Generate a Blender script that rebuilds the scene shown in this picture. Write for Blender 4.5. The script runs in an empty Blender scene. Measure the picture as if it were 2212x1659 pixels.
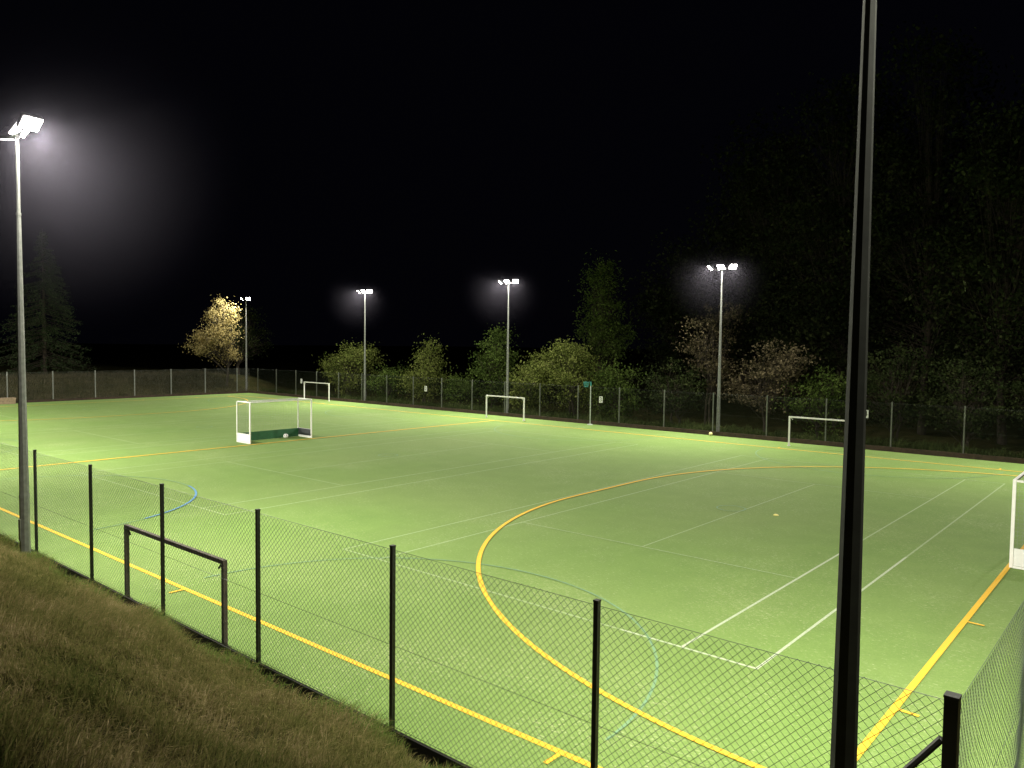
import bpy, math, random, bmesh
import numpy as np
from mathutils import Vector, Matrix
random.seed(7); rng=np.random.default_rng(7)
sc=bpy.context.scene
col=sc.collection

# ------------------------------------------------------------ helpers
def new_mat(name): 
    m=bpy.data.materials.new(name); m.use_nodes=True
    nt=m.node_tree; b=nt.nodes["Principled BSDF"]; return m,nt,b
def N(nt,t,**kw):
    n=nt.nodes.new(t)
    for k,v in kw.items():
        if k in n.inputs: n.inputs[k].default_value=v
        else: setattr(n,k,v)
    return n
def ramp(nt,fac,stops):
    r=nt.nodes.new("ShaderNodeValToRGB"); e=r.color_ramp.elements
    e[0].position=stops[0][0]; e[0].color=(*stops[0][1],1)
    e[1].position=stops[1][0]; e[1].color=(*stops[1][1],1)
    for p,c in stops[2:]:
        x=e.new(p); x.color=(*c,1)
    nt.links.new(fac,r.inputs[0]); return r.outputs[0]
def noise(nt,scale,detail=4,rough=.6,vec=None):
    n=nt.nodes.new("ShaderNodeTexNoise"); n.inputs["Scale"].default_value=scale
    n.inputs["Detail"].default_value=detail; n.inputs["Roughness"].default_value=rough
    if vec is None:
        g=nt.nodes.new("ShaderNodeNewGeometry"); vec=g.outputs["Position"]
    nt.links.new(vec,n.inputs["Vector"]); return n.outputs["Fac"]
def mix(nt,fac,a,b,mode='MIX'):
    m=nt.nodes.new("ShaderNodeMix"); m.data_type='RGBA'; m.blend_type=mode
    if isinstance(fac,float): m.inputs[0].default_value=fac
    else: nt.links.new(fac,m.inputs[0])
    for s,v in ((6,a),(7,b)):
        if isinstance(v,tuple): m.inputs[s].default_value=(*v,1)
        else: nt.links.new(v,m.inputs[s])
    return m.outputs[2]
def bump(nt,b,h,strength=.4,dist=.02):
    n=nt.nodes.new("ShaderNodeBump"); n.inputs["Strength"].default_value=strength; n.inputs["Distance"].default_value=dist
    nt.links.new(h,n.inputs["Height"]); nt.links.new(n.outputs[0],b.inputs["Normal"])
def simple(name,c,rough=.6,metal=0,var=.25,scale=6):
    m,nt,b=new_mat(name)
    f=noise(nt,scale)
    d=tuple(x*(1-var) for x in c); l=tuple(min(1,x*(1+var)) for x in c)
    nt.links.new(ramp(nt,f,[(.3,d),(.7,l)]),b.inputs["Base Color"])
    b.inputs["Roughness"].default_value=rough; b.inputs["Metallic"].default_value=metal
    return m
def mk(name,V,F,mats,parent=None,mi=None,smooth=False):
    me=bpy.data.meshes.new(name)
    V=np.asarray(V,dtype=np.float32)
    if isinstance(F,np.ndarray):
        k=F.shape[1]; me.vertices.add(len(V)); me.vertices.foreach_set("co",V.ravel())
        me.loops.add(F.size); me.loops.foreach_set("vertex_index",F.ravel().astype(np.int32))
        me.polygons.add(len(F)); me.polygons.foreach_set("loop_start",np.arange(0,F.size,k,dtype=np.int32))
        me.polygons.foreach_set("loop_total",np.full(len(F),k,dtype=np.int32))
        me.update(calc_edges=True)
    else:
        me.from_pydata([tuple(map(float,v)) for v in V],[],F)
    for m in (mats if isinstance(mats,(list,tuple)) else [mats]): me.materials.append(m)
    if mi is not None: me.polygons.foreach_set("material_index",np.asarray(mi,dtype=np.int32))
    if smooth: me.polygons.foreach_set("use_smooth",[True]*len(me.polygons))
    me.update()
    o=bpy.data.objects.new(name,me); col.objects.link(o)
    if parent: o.parent=parent
    return o
def empty(name,loc=(0,0,0),rz=0):
    e=bpy.data.objects.new(name,None); e.location=loc; e.rotation_euler=(0,0,rz); e.empty_display_size=.3
    col.objects.link(e); return e
class Geo:
    def __init__(s): s.V=[];s.F=[];s.M=[]
    def box(s,c,d,mi=0,R=None):
        n=len(s.V); 
        for sx in(-.5,.5):
            for sy in(-.5,.5):
                for sz in(-.5,.5):
                    v=Vector((sx*d[0],sy*d[1],sz*d[2]))
                    if R is not None: v=R@v
                    s.V.append((v.x+c[0],v.y+c[1],v.z+c[2]))
        for f in((0,1,3,2),(4,6,7,5),(0,4,5,1),(2,3,7,6),(0,2,6,4),(1,5,7,3)):
            s.F.append(tuple(n+i for i in f)); s.M.append(mi)
    def tube(s,a,b,ra,rb=None,seg=8,mi=0,caps=True):
        if rb is None: rb=ra
        a=Vector(a);b=Vector(b);d=(b-a).normalized()
        u=d.orthogonal().normalized(); w=d.cross(u); n=len(s.V)
        for p,r in((a,ra),(b,rb)):
            for i in range(seg):
                t=2*math.pi*(i+.5)/seg; q=p+u*math.cos(t)*r+w*math.sin(t)*r; s.V.append(tuple(q))
        for i in range(seg):
            j=(i+1)%seg; s.F.append((n+i,n+j,n+seg+j,n+seg+i)); s.M.append(mi)
        if caps:
            s.F.append(tuple(n+i for i in range(seg))[::-1]); s.M.append(mi)
            s.F.append(tuple(n+seg+i for i in range(seg))); s.M.append(mi)
    def make(s,name,mats,parent=None,smooth=False): return mk(name,s.V,s.F,mats,parent,s.M,smooth)

# ------------------------------------------------------------ materials
L_,W_=65.57,32.08
turf,nt,b=new_mat("artificial_turf")
big=noise(nt,.16,3,.5); mid=noise(nt,1.2,4,.55); grain=noise(nt,14,3,.8); fine=noise(nt,44,3,.8)
g=nt.nodes.new("ShaderNodeNewGeometry")
def stretched(sx,sy,rot):
    mp=N(nt,"ShaderNodeMapping"); mp.inputs["Scale"].default_value=(sx,sy,1); mp.inputs["Rotation"].default_value=(0,0,rot); nt.links.new(g.outputs["Position"],mp.inputs[0]); return mp.outputs[0]
fl=noise(nt,1.0,3,.6,stretched(8,34,.35)); fl2=noise(nt,1.0,4,.7,stretched(38,13,1.1)); patch=noise(nt,.35,3,.6)
c0=ramp(nt,mid,[(.3,(.155,.255,.066)),(.7,(.185,.295,.078))])
c1=mix(nt,ramp(nt,big,[(.35,(0,0,0)),(.7,(.4,.4,.4))]),c0,(.245,.305,.118))
c2=mix(nt,ramp(nt,grain,[(.35,(.38,.38,.38)),(.62,(0,0,0))]),c1,(.11,.185,.044))
c2=mix(nt,ramp(nt,fine,[(.35,(0,0,0)),(.75,(.42,.42,.42))]),c2,(.09,.16,.04))
def addn(a,b_,k):
    m=nt.nodes.new("ShaderNodeMath"); m.operation='MULTIPLY_ADD'; nt.links.new(a,m.inputs[0]); m.inputs[1].default_value=k; nt.links.new(b_,m.inputs[2]); return m.outputs[0]
c3=mix(nt,ramp(nt,addn(patch,fl,.25),[(.74,(0,0,0)),(.80,(.6,.6,.6))]),c2,(.44,.48,.28))
c3=mix(nt,ramp(nt,addn(patch,fl2,.25),[(.745,(0,0,0)),(.80,(.55,.55,.55))]),c3,(.42,.46,.27))
nt.links.new(c3,b.inputs["Base Color"]); b.inputs["Roughness"].default_value=.9
b.inputs["Specular IOR Level"].default_value=.15; bump(nt,b,fine,.4,.015)
def paint_simple(name,c,amount):
    m,nt,b=new_mat(name); f=noise(nt,26,5,.8)
    lo=max(0,amount-.25); hi=min(1,amount+.25)
    fac=ramp(nt,f,[(.35,(lo,)*3),(.65,(hi,)*3)])
    nt.links.new(mix(nt,fac,(.165,.275,.07),c),b.inputs["Base Color"]); b.inputs["Roughness"].default_value=.85; return m
yel=paint_simple("yellow_line",(.84,.47,.02),.95)
wht=paint_simple("white_line",(.70,.72,.66),.42)
wht2=paint_simple("worn_white_line",(.7,.72,.62),.10)
wht3=paint_simple("faded_white_line",(.7,.72,.62),.15)
blu=paint_simple("blue_line",(.08,.26,.42),.16)
blub=paint_simple("bright_blue_line",(.06,.22,.55),.75)
blk=simple("black_coated_steel",(.008,.009,.008),.5)
wire_m=simple("green_coated_wire",(.012,.03,.016),.5)
wire_far=simple("dark_green_wire",(.015,.022,.015),.6)
galv=simple("galvanised_steel",(.22,.23,.22),.55,.3,.2,9)
galvdark=simple("shaded_galvanised_steel",(.028,.032,.026),.8,.1,.3,5)  # galvanised steel darkened in colour for the right column's unlit face
gate=simple("grey_post",(.12,.13,.11),.6,.2)
whitep=simple("white_painted_metal",(.78,.78,.76),.4,0,.05)
whiteb=simple("white_board",(.72,.73,.72),.5,0,.08)
greenb=simple("green_board",(.02,.11,.045),.5,0,.2)
darkb=simple("dark_board",(.03,.035,.04),.6)
netm=simple("net_cord",(.25,.27,.26),.8)
kerb=simple("timber_kickboard",(.045,.026,.018),.8,0,.5,3)
kerbd=simple("dark_kickboard",(.012,.011,.009),.9,0,.5,3)
bark=simple("bark",(.035,.027,.018),.9,0,.5,4)
housing=simple("lamp_housing",(.12,.12,.12),.5,.4)
black=simple("black_paint",(.02,.02,.02),.6)
lampglass,nt,b=new_mat("lit_lamp_glass")
b.inputs["Emission Color"].default_value=(1,.93,.88,1); b.inputs["Emission Strength"].default_value=60; b.inputs["Base Color"].default_value=(.6,.6,.6,1)
lampglass.cycles.emission_sampling='NONE'

# ------------------------------------------------------------ ground
def sm(t): t=np.clip(t,0,1); return t*t*(3-2*t)
def ground_z(x,y):
    x=np.asarray(x,float);y=np.asarray(y,float)
    d=np.hypot(np.maximum(x-1.95,0),np.maximum(-1.42-y,0))
    z=np.where(d>0,np.minimum(.565*d,3.7),-.06)
    z=np.where(d>0,z+.05*np.sin(x*1.3+y*2.1)*np.clip(d,0,1)+.04*np.sin(x*3.1-y*2.3)*np.clip(d,0,1),z)
    dl=np.maximum(-70.2-x,0); z=z+1.7*sm(dl/6)*sm((45-y)/8)*sm((y+3)/4)
    z=z+16*sm((y-43)/45)*sm((x+42)/26)
    z=z+.25*np.sin(x*.7)*np.sin(y*.9+1)*sm((y-36)/3)
    return z
def cat(*a): return np.unique(np.round(np.concatenate(a),3))
xs=cat(np.linspace(-900,-110,14),np.linspace(-110,-70,30),np.linspace(-70,-26,40),np.linspace(-26,6,120),np.linspace(6,60,20),np.linspace(60,900,12))
ys=cat(np.linspace(-900,-40,12),np.linspace(-40,-9,12),np.linspace(-9,-1.42,40),np.linspace(-1.42,35,24),np.linspace(35,100,50),np.linspace(100,900,12))
X,Y=np.meshgrid(xs,ys,indexing='ij'); Z=ground_z(X,Y)
V=np.stack([X,Y,Z],-1).reshape(-1,3); nx,ny=len(xs),len(ys)
I=np.arange(nx*ny).reshape(nx,ny)
F=np.stack([I[:-1,:-1],I[1:,:-1],I[1:,1:],I[:-1,1:]],-1).reshape(-1,4)
gm,nt,b=new_mat("rough_grass_ground")
f1=noise(nt,1.1,5,.7); f2=noise(nt,14,5,.8)
c=ramp(nt,f1,[(.3,(.03,.037,.013)),(.5,(.058,.057,.022)),(.72,(.095,.078,.036))])
c=mix(nt,ramp(nt,f2,[(.3,(0,0,0)),(.7,(.6,.6,.6))]),c,(.02,.022,.009))
nt.links.new(c,b.inputs["Base Color"]); b.inputs["Roughness"].default_value=1; b.inputs["Specular IOR Level"].default_value=0; bump(nt,b,f2,.9,.06)
mk("ground",V,F,gm,smooth=True)
mk("artificial_turf_pitch",[(-68.9,-1.24,0),(1.78,-1.24,0),(1.78,35,0),(-68.9,35,0)],[(0,1,2,3)],turf)

# ------------------------------------------------------------ lines
def strip(G_,p,q,w,z):
    p=Vector(p);q=Vector(q);d=(q-p).normalized();n=Vector((-d.y,d.x))*w/2;i=len(G_.V)
    for a in (p-n,q-n,q+n,p+n): G_.V.append((a.x,a.y,z))
    G_.F.append((i,i+1,i+2,i+3));G_.M.append(0)
def arc(G_,c,r,a0,a1,w,z,n=64):
    i=len(G_.V)
    for k in range(n+1):
        a=a0+(a1-a0)*k/n
        for rr in(r-w/2,r+w/2): G_.V.append((c[0]+rr*math.cos(a),c[1]+rr*math.sin(a),z))
    for k in range(n): G_.F.append((i+2*k,i+2*k+1,i+2*k+3,i+2*k+2));G_.M.append(0)
w=.105
G1=Geo()
strip(G1,(-L_,0),(0,0),w,.010); strip(G1,(-L_,W_),(0,W_),w,.010)
G2=Geo()
strip(G2,(0,-.05),(0,W_+.05),w,.014); strip(G2,(-L_,-.05),(-L_,W_+.05),w,.014)
strip(G2,(-L_/2,.055),(-L_/2,W_-.055),w*1.3,.014)
R=12.85; ya_,yb_=14.19,17.89
G3=Geo()
for s,x0 in((-1,-.054),(1,-L_+.054)):
    if s<0:
        arc(G3,(x0,ya_),R,math.pi,1.5*math.pi,w,.018); arc(G3,(x0,yb_),R,.5*math.pi,math.pi,w,.018)
    else:
        arc(G3,(x0,ya_),R,1.5*math.pi,2*math.pi,w,.018); arc(G3,(x0,yb_),R,0,.5*math.pi,w,.018)
    strip(G3,(x0+s*R,ya_),(x0+s*R,yb_),w,.018)
for yy in(4.26,9.16,22.9,27.8):
    strip(G3,(.053,yy),(.34,yy-.03),.07,.018); strip(G3,(-L_-.053,yy),(-L_-.34,yy),.07,.018)
for xx in(-2.9,-12.88,-L_+2.9,-L_+12.88):
    strip(G3,(xx,-.053),(xx,-.36),.07,.018); strip(G3,(xx,W_+.053),(xx,W_+.36),.07,.018)
par=empty("yellow_hockey_markings")
G1.make("sidelines",yel,par);G2.make("cross_lines",yel,par);G3.make("shooting_circles",yel,par)
par=empty("white_court_markings")
for ci in range(4):
    x0=-2.11-16.8*ci; A=Geo();A2=Geo();C=Geo()
    y0,y1=4.27,28.04
    for xx in(x0,x0-1.372): strip(A,(xx,y0),(xx,13.5),.055,.004); strip(C,(xx,13.5),(xx,y1),.05,.004)
    for xx in(x0-9.6,x0-10.97): strip(A2,(xx,y0),(xx,y1),.05,.004)
    strip(A,(x0+.03,y0),(x0-2.6,y0),.055,.007); strip(C,(x0-2.6,y0),(x0-10.99,y0),.05,.007); strip(C,(x0+.03,y1),(x0-10.99,y1),.05,.007)
    strip(A2,(x0-1.372,y0+5.485),(x0-9.6,y0+5.485),.045,.007); strip(C,(x0-1.372,y1-5.485),(x0-9.6,y1-5.485),.045,.007)
    strip(C,(x0-5.485,y0+5.485),(x0-5.485,y1-5.485),.045,.004)
    A.make("court_sidelines",wht if ci==0 else wht3,par);A2.make("worn_sidelines",wht3,par);C.make("service_lines",wht2,par)
par=empty("blue_netball_markings")
B=Geo();B2=Geo()
for cx in(-8,-25.1,-42.2,-59.3):
    arc(B,(cx,.55),5.35,0.02,math.pi-.02,.05,.0125); arc(B,(cx,31.5),5.35,math.pi+.02,2*math.pi-.02,.05,.0125)
    arc(B,(cx,16),.45,0,2*math.pi,.05,.0125,24)
arc(B2,(-25.1,.55),5.35,.35,1.4,.07,.0205)
B.make("goal_circles",blu,par);B2.make("repainted_goal_circle",blub,par)

# ------------------------------------------------------------ chain link fences
def fence(name,p,q,h,posts,mw,mp_,sp=.0707,wr=.0017,kb=None,z0=.02,kh=.2,bulge=0.):
    p=Vector((p[0],p[1],0));q=Vector((q[0],q[1],0));L=(q-p).length;d=(q-p)/L;nrm=Vector((-d.y,d.x,0))
    par=empty(name)
    hh=h-z0
    s=np.arange(-hh,L,sp)
    V=[];F=[];n=0; nn=np.array(nrm)
    for sg in(1,-1):
        a=s.copy(); b_=s+hh
        za=np.full_like(a,z0); zb=np.full_like(a,h)
        ca=np.maximum(0,-a); a2=a+ca; za2=za+ca
        cb=np.maximum(0,b_-L); b2=b_-cb; zb2=zb-cb
        ok=(b2-a2)>.02
        a2,b2,za2,zb2=a2[ok],b2[ok],za2[ok],zb2[ok]
        if sg<0: a2,b2=L-a2,L-b2
        A=np.outer(a2,d)+np.array(p); A[:,2]+=za2; B=np.outer(b2,d)+np.array(p); B[:,2]+=zb2
        A+=nn*.002*sg;B+=nn*.002*sg
        K=6; T=np.linspace(0,1,K+1)
        D=(B-A)/np.linalg.norm(B-A,axis=1)[:,None]; Nn=nn[None].repeat(len(D),0); U=np.cross(D,Nn)
        rings=[]
        for t_ in T:
            E=A+(B-A)*t_
            al=a2+(b2-a2)*t_
            env=np.sin(np.clip((E[:,2]-z0)/hh,0,1)*math.pi)
            E=E+nn*(bulge*env*(np.sin(al*1.9)+.6*np.sin(al*.73+2)))[:,None]
            E[:,2]-=(.03*np.abs(np.sin(al*.97+.4)))*(E[:,2]-z0)/hh
            for t in(0,2*math.pi/3,4*math.pi/3): rings.append(E+wr*(math.cos(t)*Nn+math.sin(t)*U))
        VV=np.stack(rings,1).reshape(-1,3); st=3*(K+1); k=np.arange(len(D))[:,None]*st+n
        for r_ in range(K):
            for i in range(3):
                j=(i+1)%3; F.append(np.concatenate([k+3*r_+i,k+3*r_+j,k+3*r_+3+j,k+3*r_+3+i],1))
        V.append(VV); n+=len(VV)
    mk("mesh_netting",np.concatenate(V),np.concatenate(F),mw,par)
    g=Geo()
    for zz in(z0+.03,h*.5,h-.02):
        g.tube(p+Vector((0,0,zz))+nrm*.007,q+Vector((0,0,zz))+nrm*.007,.0028,seg=5)
    g.make("line_wires",mw,par)
    g=Geo()
    for t,ww in posts:
        c=p+d*t
        g.box((c.x,c.y,(h+.03)/2-.15),(ww,ww,h+.03+.3))
        g.box((c.x,c.y,h+.032),(ww+.008,ww+.008,.02))
    g.make("posts",mp_,par)
    if kb:
        g=Geo(); off=nrm*kb[1]; x=0
        while x<L-.01:
            e=min(L,x+3.23); c=p+d*(x+e)/2+off
            g.box((c.x,c.y,kh/2-.04),(abs(d.x)*(e-x-.01)+abs(d.y)*.045,abs(d.y)*(e-x-.01)+abs(d.x)*.045,kh+.08)); x=e
        g.make("kickboard",kb[0],par)
    return par
NF=2.6
posts=[(1.76+70,.1)]+[(71.76-3.3-3.23*i,.055) for i in range(21)]
nf=fence("chain_link_fence",(-70,-1.27),(1.76,-1.27),NF,posts,wire_m,blk,sp=.092,wr=.0025,kb=(kerbd,-.0),kh=.17,z0=.18,bulge=.012)
g=Geo(); g.tube((1.70,-1.29,2.28),(.1,-1.29,.02),.03); g.make("corner_brace",blk,nf)
fence("chain_link_fence",(1.79,-1.2),(1.79,35.1),NF-.04,[(3.2*i+4.9,.055) for i in range(10)],wire_m,blk,sp=.092,wr=.0023,kb=(kerbd,0),kh=.17,z0=.18,bulge=.05)
FF=2.5
fence("chain_link_fence",(-69,35.2),(1.79,35.2),FF,[(70.79-6.69-3.3*i+.0,.06) for i in range(-2,20)],wire_far,gate,sp=.09,wr=.0024,kb=(kerb,-.15),kh=.24,z0=.05,bulge=.01)
fence("chain_link_fence",(-69.1,-1.2),(-69.1,35.2),FF,[(1.2+13.38-3.35*4+3.38*i,.07) for i in range(11)],simple("grey_green_wire",(.06,.065,.055),.6),galv,sp=.09,wr=.004,kb=(kerb,-.12),kh=.18,z0=.05,bulge=.01)

# ------------------------------------------------------------ floodlight columns
def column(x,y,face,h=9.9,power=1000,dark=False,heads=((-.62,-50),(0,0),(.62,50)),tilt=47,spread=150):
    par=empty("floodlight_column",(x,y,0),0 if face>0 else math.pi)
    g=Geo(); hs=h*.815
    g.box((0,0,.01),(.42,.42,.05))
    g.tube((0,0,0),(0,0,1.6),.112,.106); g.tube((0,0,1.6),(0,0,hs),.103,.048); g.tube((0,0,hs),(0,0,h),.042,.036)
    g.tube((0,0,1.57),(0,0,1.63),.112,.109); g.tube((0,0,hs-.03),(0,0,hs+.03),.055,.055)
    g.box((0,-.11,.8),(.11,.02,.5))
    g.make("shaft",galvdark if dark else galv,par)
    g=Geo(); g.box((0,0,h),(1.35,.07,.07)); g.box((0,0,h),(.16,.16,.14))
    gl=Geo()
    for hx,yw in heads:
        a=math.radians(-yw)
        Rz=Matrix.Rotation(a,3,'Z'); Rx=Matrix.Rotation(math.radians(tilt),3,'X'); R=Rz@Rx  # local -Z is beam
        c=Vector((hx,0,h+.06))+Rz@Vector((0,.16,0))
        g.box(c+R@Vector((0,0,.07)),(.44,.36,.1),0,R); g.box(c+R@Vector((0,0,.15)),(.24,.2,.1),0,R)
        g.tube((hx,0,h+.03),tuple(c+R@Vector((0,0,.1))),.02)
        gl.box(c+R@Vector((0,0,.010)),(.40,.32,.018),0,R)
        ld=bpy.data.lights.new("lamp","AREA"); ld.shape='RECTANGLE'; ld.size=.38; ld.size_y=.28
        ld.energy=power*3/len(heads); ld.color=(1,.95,.80); ld.spread=math.radians(spread)
        lo=bpy.data.objects.new("lamp",ld); col.objects.link(lo); lo.parent=par
        M=R.to_4x4(); M.translation=c+R@Vector((0,0,-.006)); lo.matrix_local=M
    g.make("lamp_heads",housing,par); gl.make("lamp_glass",lampglass,par)
    return par
two=((-.5,-38),(.5,38))
column(-17.53,-1.56,1,10.0,1250,heads=((-.6,-40),(-.12,62),(.25,10),(.66,80)),tilt=44,spread=145)
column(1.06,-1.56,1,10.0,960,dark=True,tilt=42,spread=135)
for x in(-35,-52,-69.5): column(x,-1.56,1,10.0,1400,heads=two,tilt=44,spread=140)
column(-17.95,35.6,-1,9.9,1000,tilt=44); column(-34.7,35.6,-1,9.75,1050,tilt=44); column(-51.2,35.6,-1,9.6,1050,tilt=44); column(-70.4,35.6,-1,9.5,600,heads=two)
column(.9,35.6,-1,9.9,900,heads=two)
# mist spheres added for the halos, lit by the lamps (scattering volume)
def halo_mist(name,loc,r_,dens):
    mm=bpy.data.materials.new("halo_mist"); mm.use_nodes=True; nt=mm.node_tree; nt.nodes.clear()
    o_=nt.nodes.new("ShaderNodeOutputMaterial"); vs=nt.nodes.new("ShaderNodeVolumeScatter"); vs.inputs["Color"].default_value=(.8,.76,1,1); vs.inputs["Anisotropy"].default_value=.3
    tc=nt.nodes.new("ShaderNodeTexCoord"); ln=nt.nodes.new("ShaderNodeVectorMath"); ln.operation='LENGTH'; nt.links.new(tc.outputs["Object"],ln.inputs[0])
    mr=nt.nodes.new("ShaderNodeMapRange"); mr.interpolation_type='SMOOTHSTEP'; mr.inputs["From Min"].default_value=0; mr.inputs["From Max"].default_value=1; mr.inputs["To Min"].default_value=dens; mr.inputs["To Max"].default_value=0
    nt.links.new(ln.outputs["Value"],mr.inputs["Value"]); nt.links.new(mr.outputs[0],vs.inputs["Density"]); nt.links.new(vs.outputs[0],o_.inputs["Volume"])
    bm=bmesh.new(); bmesh.ops.create_icosphere(bm,subdivisions=3,radius=1.0); me=bpy.data.meshes.new(name); bm.to_mesh(me); bm.free(); me.materials.append(mm)
    o=bpy.data.objects.new(name,me); o.location=loc; o.scale=(r_,r_,r_); col.objects.link(o)
halo_mist("halo_mist",(-16.9,-1.1,9.7),4.6,.0021)
for x,z in((-17.95,9.3),(-34.7,9.2),(-51.2,9.1)): halo_mist("halo_mist",(x,35.0,z),3.4,.0011)

# ------------------------------------------------------------ goals
def netgrid(g,o,u,v,nu,nv,r=.002):
    o=Vector(o);u=Vector(u);v=Vector(v)
    for i in range(nu+1): g.tube(o+u*i/nu,o+u*i/nu+v,r,seg=3,caps=False)
    for i in range(nv+1): g.tube(o+v*i/nv,o+v*i/nv+u,r,seg=3,caps=False)
def hockey_goal(x,yc,sgn):
    par=empty("hockey_goal",(x,yc,0),0 if sgn>0 else math.pi)
    H=2.14;Wd=3.66;D=1.25;t=.05
    g=Geo()
    for s in(-1,1):
        y=s*(Wd/2+t/2)
        g.box((0,y,H/2+.02),(.075,t,H)); g.box((-D,y,H/2),(.05,t*.8,H-.04))
        g.box((-D/2,y,H),(D-.08,t*.8,.045)); g.box((-D/2,y,.04),(D-.08,t*.8,.05))
    g.box((0,0,H+.002),(.075,Wd,.05)); g.box((-D,0,H-.03),(.04,Wd,.04))
    g.make("frame",whitep,par)
    g=Geo()
    for s in(-1,1):
        g.box((-D/2,s*(Wd/2+.035),.29),(D-.09,.018,.42),0)
        g.box((-D/2,s*(Wd/2+.016),.31),(D-.11,.015,.36),1)
    g.box((-D+.06,0,.25),(.03,Wd-.01,.46),2)
    g.make("boards",[whiteb,darkb,greenb],par)
    g=Geo()
    netgrid(g,(-D+.02,-Wd/2,.5),(0,Wd,0),(0,0,H-.55),36,16)
    for s in(-1,1): netgrid(g,(-D,s*Wd/2,.52),(D,0,0),(0,0,H-.57),12,16)
    netgrid(g,(-D,-Wd/2,H-.02),(0,Wd,0),(D,0,0),36,12)
    g.make("netting",netm,par)
hockey_goal(-33.03,15.45,1)
hockey_goal(.06,16.04,-1)
def small_goal(x0,x1,y,h,m):
    par=empty("five_a_side_goal",((x0+x1)/2,y,0)); wd=x1-x0
    g=Geo()
    for s in(-1,1):
        g.box((s*wd/2,0,h/2),(.075,.075,h)); g.box((s*(wd/2-.0),0,.015),(.12,.16,.03))
        g.box((s*(wd/2-.09),0,h-.09),(.02,.03,.26),0,Matrix.Rotation(s*math.radians(45),3,'Y'))
    g.box((0,0,h-.0375+.001),(wd-.076,.07,.075))
    g.make("frame",m,par)
small_goal(-13.1,-9.3,-1.12,1.55,simple("backlit_dark_goal",(.06,.045,.035),.7,0,.6,8))  # near goal: backlit shade put into its dark colour
small_goal(-58.2,-54.45,34.2,1.6,whitep); small_goal(-34.85,-31.35,33.5,1.6,whitep); small_goal(-12.84,-9.1,33.5,1.6,whitep)

teal=simple("teal_padding",(.03,.22,.19),.6); palepole=simple("pale_green_paint",(.35,.40,.34),.5)
def netball(x,y,rz):
    par=empty("netball_post",(x,y,0),rz); g=Geo()
    g.tube((0,0,0),(0,0,2.85),.035,.03); g.tube((0,0,0),(0,0,.05),.2,.16,seg=16)
    g.make("pole",palepole,par); g=Geo()
    P=lambda a,r,z:(-.22+r*math.cos(a),-.2+r*math.sin(a),z)
    for k in range(16):
        a0=2*math.pi*k/16;a1=2*math.pi*(k+1)/16
        g.tube(P(a0,.19,2.83),P(a1,.19,2.83),.012,seg=5)
        g.tube(P(a0,.19,2.83),P(a0+.3,.12,2.5),.006,seg=4); g.tube(P(a0,.19,2.83),P(a0-.3,.12,2.5),.006,seg=4)
    g.tube((0,0,2.83),(-.1,-.08,2.83),.015); g.tube((0,0,2.6),(0,0,2.86),.05,.05)
    g.make("ring_and_net",teal,par)
netball(-26.6,34.65,0)
def ball(name,loc,r,m):
    bm=bmesh.new(); bmesh.ops.create_icosphere(bm,subdivisions=3,radius=r); me=bpy.data.meshes.new(name); bm.to_mesh(me); bm.free()
    me.polygons.foreach_set("use_smooth",[True]*len(me.polygons)); me.materials.append(m)
    o=bpy.data.objects.new(name,me); o.location=loc; col.objects.link(o)
fb,nt,b=new_mat("football_panels"); v=N(nt,"ShaderNodeTexVoronoi"); v.inputs["Scale"].default_value=9; tc=N(nt,"ShaderNodeTexCoord"); nt.links.new(tc.outputs["Object"],v.inputs["Vector"])
nt.links.new(ramp(nt,v.outputs["Distance"],[(.18,(.05,.05,.05)),(.25,(.8,.8,.8))]),b.inputs["Base Color"])
ball("football",(-33.95,16.3,.132),.13,fb); ball("football",(-18.0,34.75,.112),.11,simple("yellow_ball",(.75,.65,.35),.5))
g=Geo(); g.tube((-6.51,16.02,.003),(-6.51,16.02,.035),.09,.05,seg=20,mi=0); g.make("marker_cone",simple("yellow_plastic",(.8,.72,.2),.5))
for (x,z,t) in((-60.0,1.55,"1"),(-42.95,1.62,"2"),(-26.1,1.68,"3"),(-9.45,1.85,"4")):
    par=empty("number_sign",(x,35.13,z)); g=Geo(); g.box((0,0,0),(.27,.012,.42)); g.make("plate",whiteb,par)
    cu=bpy.data.curves.new("numeral",'FONT'); cu.body=t; cu.size=.42; cu.align_x='CENTER'; cu.align_y='CENTER'; cu.extrude=.002
    cu.materials.append(black); o=bpy.data.objects.new("numeral",cu); col.objects.link(o); o.parent=par; o.location=(0,-.012,0); o.rotation_euler=(math.pi/2,0,0)
par=empty("equipment_box",(-68.4,13.2,0)); g=Geo(); g.box((0,0,.22),(.5,1.2,.44)); g.box((0,0,.46),(.56,1.26,.05)); g.make("box",simple("tan_timber",(.3,.22,.15),.7),par)

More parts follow.
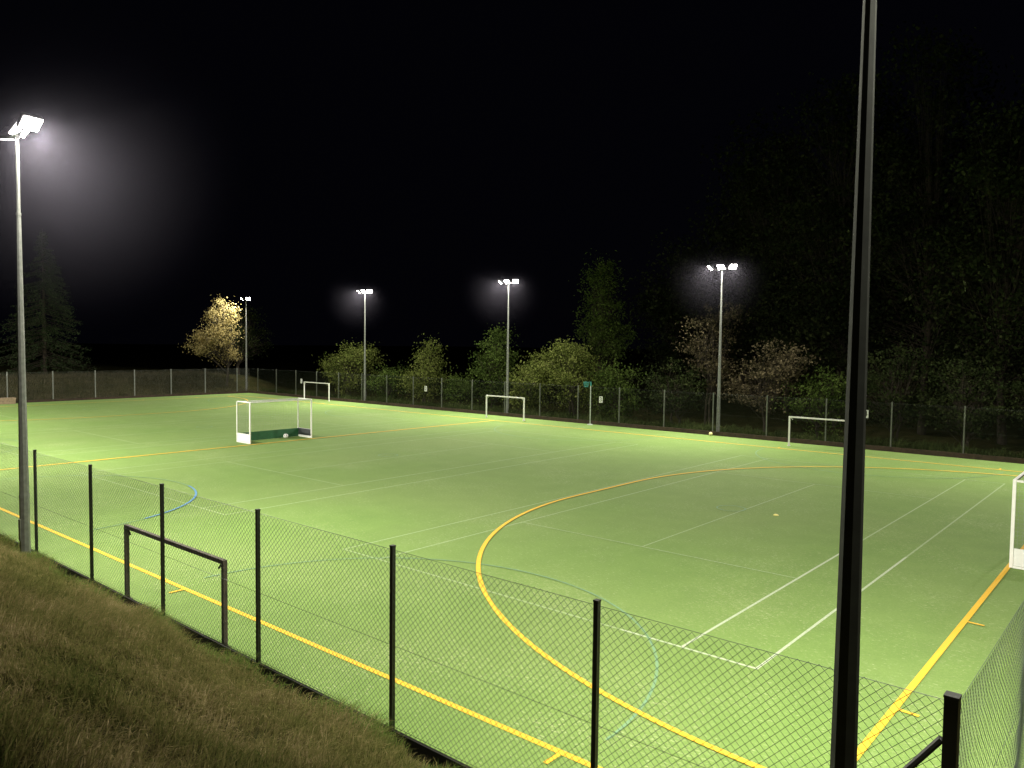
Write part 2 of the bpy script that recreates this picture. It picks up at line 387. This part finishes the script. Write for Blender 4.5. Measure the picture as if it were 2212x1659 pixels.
# ------------------------------------------------------------ grass blades
def blades(name,n,xr,yr,hmin,hmax,mat,wd=.006,dfun=None):
    x=rng.uniform(*xr,n); y=rng.uniform(*yr,n)
    if dfun is not None:
        k=dfun(x,y); x=x[k];y=y[k]
    n=len(x); z=ground_z(x,y)-.01
    cl=.5+.5*np.sin(x*2.3+np.sin(y*3))*np.sin(y*2.7+np.sin(x*1.7))
    h=rng.uniform(hmin,hmax,n)*(.5+.85*cl); a=rng.uniform(0,2*np.pi,n)
    lean=rng.uniform(.2,1.1,n)*h; la=rng.normal(.6,1.0,n)+1.2*np.sin(x*.9+y*.7)
    wv=np.stack([np.cos(a),np.sin(a),np.zeros(n)],1)*wd*rng.uniform(.6,1.4,n)[:,None]
    P=np.stack([x,y,z],1); Ld=np.stack([np.cos(la),np.sin(la),np.zeros(n)],1)
    m=P+Ld*(lean*.35)[:,None]; m[:,2]+=h*.6; t=P+Ld*lean[:,None]; t[:,2]+=h*(.95-.35*lean/h)
    V=np.stack([P-wv,P+wv,m+wv*.7,m-wv*.7,t+wv*.12,t-wv*.12],1).reshape(-1,3); i=np.arange(n)[:,None]*6
    F=np.concatenate([i+np.array([[0,1,2,3]]),i+np.array([[3,2,4,5]])])
    return mk(name,V,F,mat)
def leafmat(name,cols,sc_=1.5,tr=.35,hf=9):
    m,nt,b=new_mat(name); nt.nodes.remove(b); out=nt.nodes["Material Output"]
    f=noise(nt,sc_,3,.7); f2=noise(nt,sc_*hf,2,.6)
    a=nt.nodes.new("ShaderNodeMath"); a.operation='ADD'; nt.links.new(f,a.inputs[0]); nt.links.new(f2,a.inputs[1])
    a2=nt.nodes.new("ShaderNodeMath"); a2.operation='MULTIPLY'; nt.links.new(a.outputs[0],a2.inputs[0]); a2.inputs[1].default_value=.5
    k=len(cols); c=ramp(nt,a2.outputs[0],[(.36+.28*i/(k-1),cols[i]) for i in range(k)])
    d=N(nt,"ShaderNodeBsdfDiffuse"); t=N(nt,"ShaderNodeBsdfTranslucent"); ms=N(nt,"ShaderNodeMixShader"); ms.inputs[0].default_value=tr
    nt.links.new(c,d.inputs[0]); nt.links.new(c,t.inputs[0]); nt.links.new(d.outputs[0],ms.inputs[1]); nt.links.new(t.outputs[0],ms.inputs[2]); nt.links.new(ms.outputs[0],out.inputs[0])
    return m
gb=leafmat("dry_grass_blades",[(.05,.07,.018),(.12,.125,.038),(.19,.165,.068),(.36,.29,.16)],.8,.45,18)
ge=leafmat("green_grass_blades",[(.05,.09,.02),(.12,.18,.04),(.20,.26,.08)],2,.45)
blades("bank_grass",135000,(-26,2.5),(-6.8,-1.5),.10,.38,gb,.005)
blades("verge_grass",26000,(-26,1.6),(-1.85,-1.33),.08,.40,ge,.005,lambda x,y:(np.sin(x*2.1)+np.sin(x*5.3+1)+rng.uniform(-1,1,len(x)))>.0)
blades("rough_grass",30000,(-80,-69.4),(-2,36),.15,.6,leafmat("rough_grass_blades",[(.04,.04,.02),(.09,.08,.045),(.14,.12,.08)],.8),.015)

# ------------------------------------------------------------ trees
def limb(V,F,M,a,b,ra,rb,seg=6):
    a=np.array(a,float);b=np.array(b,float);d=b-a;d/=np.linalg.norm(d)+1e-9
    u=np.cross(d,[.3,.2,1.]) if abs(d[2])<.9 else np.cross(d,[1,0,0.]); u/=np.linalg.norm(u);w=np.cross(d,u)
    n=len(V)
    for p,r in((a,ra),(b,rb)):
        for i in range(seg):
            t=2*math.pi*i/seg; V.append(p+r*(math.cos(t)*u+math.sin(t)*w))
    for i in range(seg):
        j=(i+1)%seg; F.append((n+i,n+j,n+seg+j,n+seg+i))
        M.append(0)
def leaves_at(C,sig,per,size,flat=.75):
    n=len(C)*per
    P=np.repeat(C,per,0)+rng.normal(0,1,(n,3))*np.repeat(sig,per)[:,None]*np.array([1,1,flat])
    a=rng.normal(0,1,(n,3)); a/=np.linalg.norm(a,axis=1)[:,None]
    b_=np.cross(a,rng.normal(0,1,(n,3))); b_/=np.linalg.norm(b_,axis=1)[:,None]
    s=size*rng.uniform(.55,1.35,n)[:,None]
    return np.stack([P-a*s*.5,P+b_*s*.3-a*s*.05,P+a*s*.5,P-b_*s*.3+a*s*.05],1).reshape(-1,3)
def tree(name,x,y,lobes,leafm,size=.16,clumps=60,per=60,trunk_r=.15,sig=.45,multi=1,lower=0.,fork=.35,twig=1.,flat=.75):
    z0=float(ground_z(x,y)); V=[];F=[];M=[]
    lob=np.array(lobes,float); vol=(lob[:,3]*lob[:,4]*lob[:,5])**.7; pr=vol/vol.sum()
    idx=rng.choice(len(lob),clumps,p=pr); d=rng.normal(0,1,(clumps,3)); d/=np.linalg.norm(d,axis=1)[:,None]
    rr=rng.uniform(.25,1.0,clumps)**.6*rng.uniform(.8,1.15,clumps)
    C=lob[idx,:3]+d*lob[idx,3:]*rr[:,None]; C[:,2]=np.maximum(C[:,2],.3+lower)
    C+=np.array([x,y,z0])
    top=lob[:,2].max()*.75
    for k in range(multi):
        bx=x+(rng.uniform(-.3,.3) if multi>1 else 0); by=y+(rng.uniform(-.3,.3) if multi>1 else 0)
        pts=[np.array([bx,by,z0-.2])]
        for i in range(1,5): pts.append(np.array([bx+rng.normal(0,.1)*i,by+rng.normal(0,.1)*i,z0+top*i/4]))
        for i in range(4): limb(V,F,M,pts[i],pts[i+1],trunk_r*(1-i*.22),trunk_r*(1-(i+1)*.22),7)
        for c in C[k::multi]:
            t=rng.uniform(fork*.6,1); t=min(t,max(.15,(c[2]-z0)/top*.8)); i=min(3,int(t*4)); s=pts[i]+(pts[i+1]-pts[i])*(t*4-i)
            mid=(s+c)/2+rng.normal(0,.15,3)+np.array([0,0,.15])
            limb(V,F,M,s,mid,trunk_r*.28*twig,trunk_r*.17*twig,4); limb(V,F,M,mid,c,trunk_r*.17*twig,trunk_r*.05*twig,4)
            for q in range(2):
                limb(V,F,M,mid,c+rng.normal(0,sig*.7,3),trunk_r*.1*twig,trunk_r*.03*twig,3)
    LV=leaves_at(C,rng.uniform(.5,1.5,clumps)*sig,per,size,flat)
    n0=len(V); nl=len(LV)//4
    Vall=np.concatenate([np.array(V),LV]); LF=np.arange(nl*4).reshape(-1,4)+n0
    Fall=np.concatenate([np.array(F),LF]); mi=np.concatenate([np.zeros(len(F)),np.ones(nl)])
    return mk(name,Vall,Fall,[bark,leafm],None,mi)
def conifer(name,x,y,h,r,leafm,n=70):
    z0=float(ground_z(x,y)); V=[];F=[];M=[]
    limb(V,F,M,(x,y,z0-.2),(x,y,z0+h),.22,.02,7); C=[];S=[]
    for i in range(n):
        t=(i+.5)/n; zz=z0+h*(.06+.92*t); R=r*(1-t)**.85*rng.uniform(.75,1.1)
        for k in range(5 if t<.7 else 3):
            a=rng.uniform(0,2*math.pi); e=np.array([x+R*math.cos(a),y+R*math.sin(a),zz-R*.28+rng.uniform(-.1,.1)])
            limb(V,F,M,(x,y,zz),e,.03,.008,3)
            for q in(.35,.55,.75,.95): C.append(np.array([x,y,zz])*(1-q)+e*q-np.array([0,0,.06])); S.append(.11+.12*R/r)
    LV=leaves_at(np.array(C),np.array(S),16,.17,.5); n0=len(V); nl=len(LV)//4
    return mk(name,np.concatenate([np.array(V),LV]),np.concatenate([np.array(F),np.arange(nl*4).reshape(-1,4)+n0]),[bark,leafm],None,np.concatenate([np.zeros(len(F)),np.ones(nl)]))
lm_gold=leafmat("autumn_gold_leaves",[(.12,.10,.04),(.27,.22,.09),(.40,.34,.17)],.8)
lm_yg=leafmat("yellow_green_leaves",[(.035,.05,.014),(.10,.125,.03),(.22,.24,.08)],.9)
lm_g=leafmat("green_leaves",[(.02,.035,.01),(.055,.085,.02),(.11,.15,.04)],.8)
lm_dg=leafmat("dark_green_leaves",[(.012,.018,.007),(.026,.037,.014),(.055,.068,.026)],.6,hf=4)
lm_bg=leafmat("woodland_leaves",[(.008,.012,.006),(.019,.026,.011),(.05,.058,.024)],.35,hf=4)
lm_rb=leafmat("russet_leaves",[(.03,.027,.016),(.08,.068,.04),(.16,.13,.08)],.7)
lm_con=leafmat("conifer_needles",[(.015,.026,.012),(.028,.042,.019),(.045,.065,.028)],1.2,.15)
tree("autumn_tree",-72.6,34.6,[(.3,-1.0,5.4,1.8,2.2,1.9),(0,-2.5,4.6,1.5,1.7,1.4),(.3,-.6,7.7,1.3,1.5,1.6),(0,-.3,3.6,1.5,2.0,1.0)],lm_gold,.19,90,82,.16,.34)
tree("dark_tree",-76,38,[(0,0,5,2.2,2.6,2.3),(0,1.5,3.6,2,2.4,1.8),(0,-1,3.2,2,2.8,1.6)],lm_dg,.2,90,70,.2,.5)
conifer("spruce_tree",-84,21.3,14.6,4.9,lm_con)
B=[("shrub",-57.2,38.6,[(0,0,2.3,3.3,2,2.1),(1.5,0,3.8,2.3,1.6,1.3),(-1.8,0,2.8,1.8,1.4,1.3)],lm_yg,130),
("shrub",-51.5,38.6,[(0,0,1.6,1.9,1.8,1.5),(.6,0,2.6,1.2,1.2,1.0)],lm_g,60),
("shrub",-46.8,38.6,[(0,0,2.0,2.2,1.8,2.0),(.5,0,4.1,1.2,1.1,1.3)],lm_yg,90),
("shrub",-42.6,38.8,[(0,0,1.6,1.8,1.5,1.5)],lm_g,50),
("shrub",-39.2,39.3,[(0,0,2.8,2.0,1.8,2.6),(.3,0,5.4,1.1,1.1,1.5)],lm_g,100),
("shrub",-35.0,38.4,[(0,0,2.1,2.2,1.5,2.0),(1.8,0,3.4,1.8,1.4,1.6)],lm_yg,120),
("shrub",-30.6,38.3,[(0,0,2.5,2.3,1.5,2.3),(-.6,0,4.3,1.7,1.3,1.4)],lm_yg,130),
("shrub",-27.0,38.4,[(0,0,2.0,1.9,1.4,2.0)],lm_g,70),
("young_tree",-31.0,42.2,[(0,0,7.2,1.9,1.6,2.6),(.1,0,10.2,1.3,1.2,1.7),(.8,0,6.0,1.9,1.4,1.8)],lm_g,170)]
for nm,x,y,lo,lm,cn in B: tree(nm,x,y,lo,lm,.17,cn,60,.09,.36,3 if nm=="shrub" else 1,twig=.7)
for x,y,lo,lm,cn in[(-22.5,38.6,[(0,0,2.4,2.3,1.4,2.1)],lm_dg,70),
 (-20.6,39.5,[(0,0,5.6,1.8,1.5,1.6),(.4,0,3.2,2.0,1.4,1.6),(.8,0,7.2,.9,.9,.9)],lm_rb,80),
 (-16.5,38.4,[(0,0,3.2,2.3,1.4,2.0),(1.2,0,4.6,1.5,1.2,1.2)],lm_rb,90),
 (-12.8,38.5,[(0,0,2.2,2.2,1.4,1.9)],lm_g,75),(-9.2,39,[(0,0,3.2,2.2,1.5,2.6)],lm_dg,80),
 (-5.5,38.6,[(0,0,3.0,2.4,1.5,2.4)],lm_dg,85),(-1.6,38.8,[(0,0,2.6,2.4,1.5,2.3)],lm_dg,80),(2.5,38.8,[(0,0,3.6,2.4,1.5,3.0)],lm_dg,80)]:
    tree("woodland_edge_tree",x,y,lo,lm,.16,cn,46,.09,.42,2,twig=.7,flat=.35)
blades("fence_line_undergrowth",26000,(-68,4),(35.5,37.6),.2,.75,leafmat("undergrowth_leaves",[(.015,.022,.008),(.035,.05,.016),(.08,.095,.035)],.8),.02)
def bigtree(name,x,y,h,r,lm,cn,per=75,size=.26,sig=.85):
    lo=[(0,0,h*.5,r,r*.9,h*.38)]
    for k in range(5):
        a=rng.uniform(0,6.28); lo.append((r*.55*math.cos(a),r*.5*math.sin(a),h*rng.uniform(.2,.85),r*.55,r*.5,h*.15))
    lo.append((0,0,h*.88,r*.45,r*.45,h*.12))
    return tree(name,x,y,lo,lm,size,cn,per,.26,sig,twig=.35,flat=.4)
for x,y,h,r,lm in[(-27,48,13.5,3.6,lm_bg),(-23.5,51,18,4.4,lm_bg),(-19,49,21,4.4,lm_bg),(-14.5,46,24,4.8,lm_bg),(-9,45,25,5,lm_bg),(-4.5,43.5,19,4.4,lm_dg),(0,45,25,4.8,lm_bg),(5,43,22,4.4,lm_dg)]:
    bigtree("broadleaf_tree",x,y,h,r,lm,230)
def woodland(name,items,lm):
    V=[];F=[];M=[];C=[];S=[]
    for x,y,h,r in items:
        z0=float(ground_z(x,y)); limb(V,F,M,(x,y,z0-.3),(x,y,z0+h*.8),.3,.08,6)
        for k in range(60):
            d=rng.normal(0,1,3); d/=np.linalg.norm(d); C.append(np.array([x,y,z0+h*.55])+d*np.array([r,r,h*.46])*rng.uniform(.4,1.05)); S.append(.95)
    LV=leaves_at(np.array(C),np.array(S),38,.42); n0=len(V); nl=len(LV)//4
    mk(name,np.concatenate([np.array(V),LV]),np.concatenate([np.array(F),np.arange(nl*4).reshape(-1,4)+n0]),[bark,lm],None,np.concatenate([np.zeros(len(F)),np.ones(nl)]))
it=[(x+rng.uniform(-1.5,1.5),y+rng.uniform(-2,2),rng.uniform(17,24),rng.uniform(3.5,5)) for y in(58,67) for x in range(-24,20,6)]
woodland("distant_woodland",it,lm_bg)

# ------------------------------------------------------------ world (night)
wd=bpy.data.worlds.new("World"); sc.world=wd; wd.use_nodes=True; nt=wd.node_tree
bg=nt.nodes["Background"]; sky=nt.nodes.new("ShaderNodeTexSky"); sky.sky_type='NISHITA'; sky.sun_disc=False
sky.sun_elevation=math.radians(-6); sky.sun_rotation=math.radians(30)
nt.links.new(mix(nt,1.0,sky.outputs[0],(.035,.035,.075),'ADD'),bg.inputs[0]); bg.inputs[1].default_value=.02

# ------------------------------------------------------------ camera
f,pi_,ro,ya=1689.086,.0514,.01197,.70717
v=Vector((-math.sin(ya)*math.cos(pi_),math.cos(ya)*math.cos(pi_),-math.sin(pi_)))
r=Vector((math.cos(ya),math.sin(ya),0)); u=r.cross(v)
r2=r*math.cos(ro)+u*math.sin(ro); u2=-r*math.sin(ro)+u*math.cos(ro)
M=Matrix((( r2.x,u2.x,-v.x,2.987),(r2.y,u2.y,-v.y,-7.977),(r2.z,u2.z,-v.z,5.300),(0,0,0,1)))
cd=bpy.data.cameras.new("camera"); cd.sensor_width=36; cd.lens=f/2212*36; cd.clip_end=3000; cd.clip_start=.05
co=bpy.data.objects.new("camera",cd); col.objects.link(co); co.matrix_world=M; sc.camera=co
sc.view_settings.view_transform='Standard'; sc.view_settings.look='None'; sc.view_settings.exposure=0; sc.view_settings.gamma=1
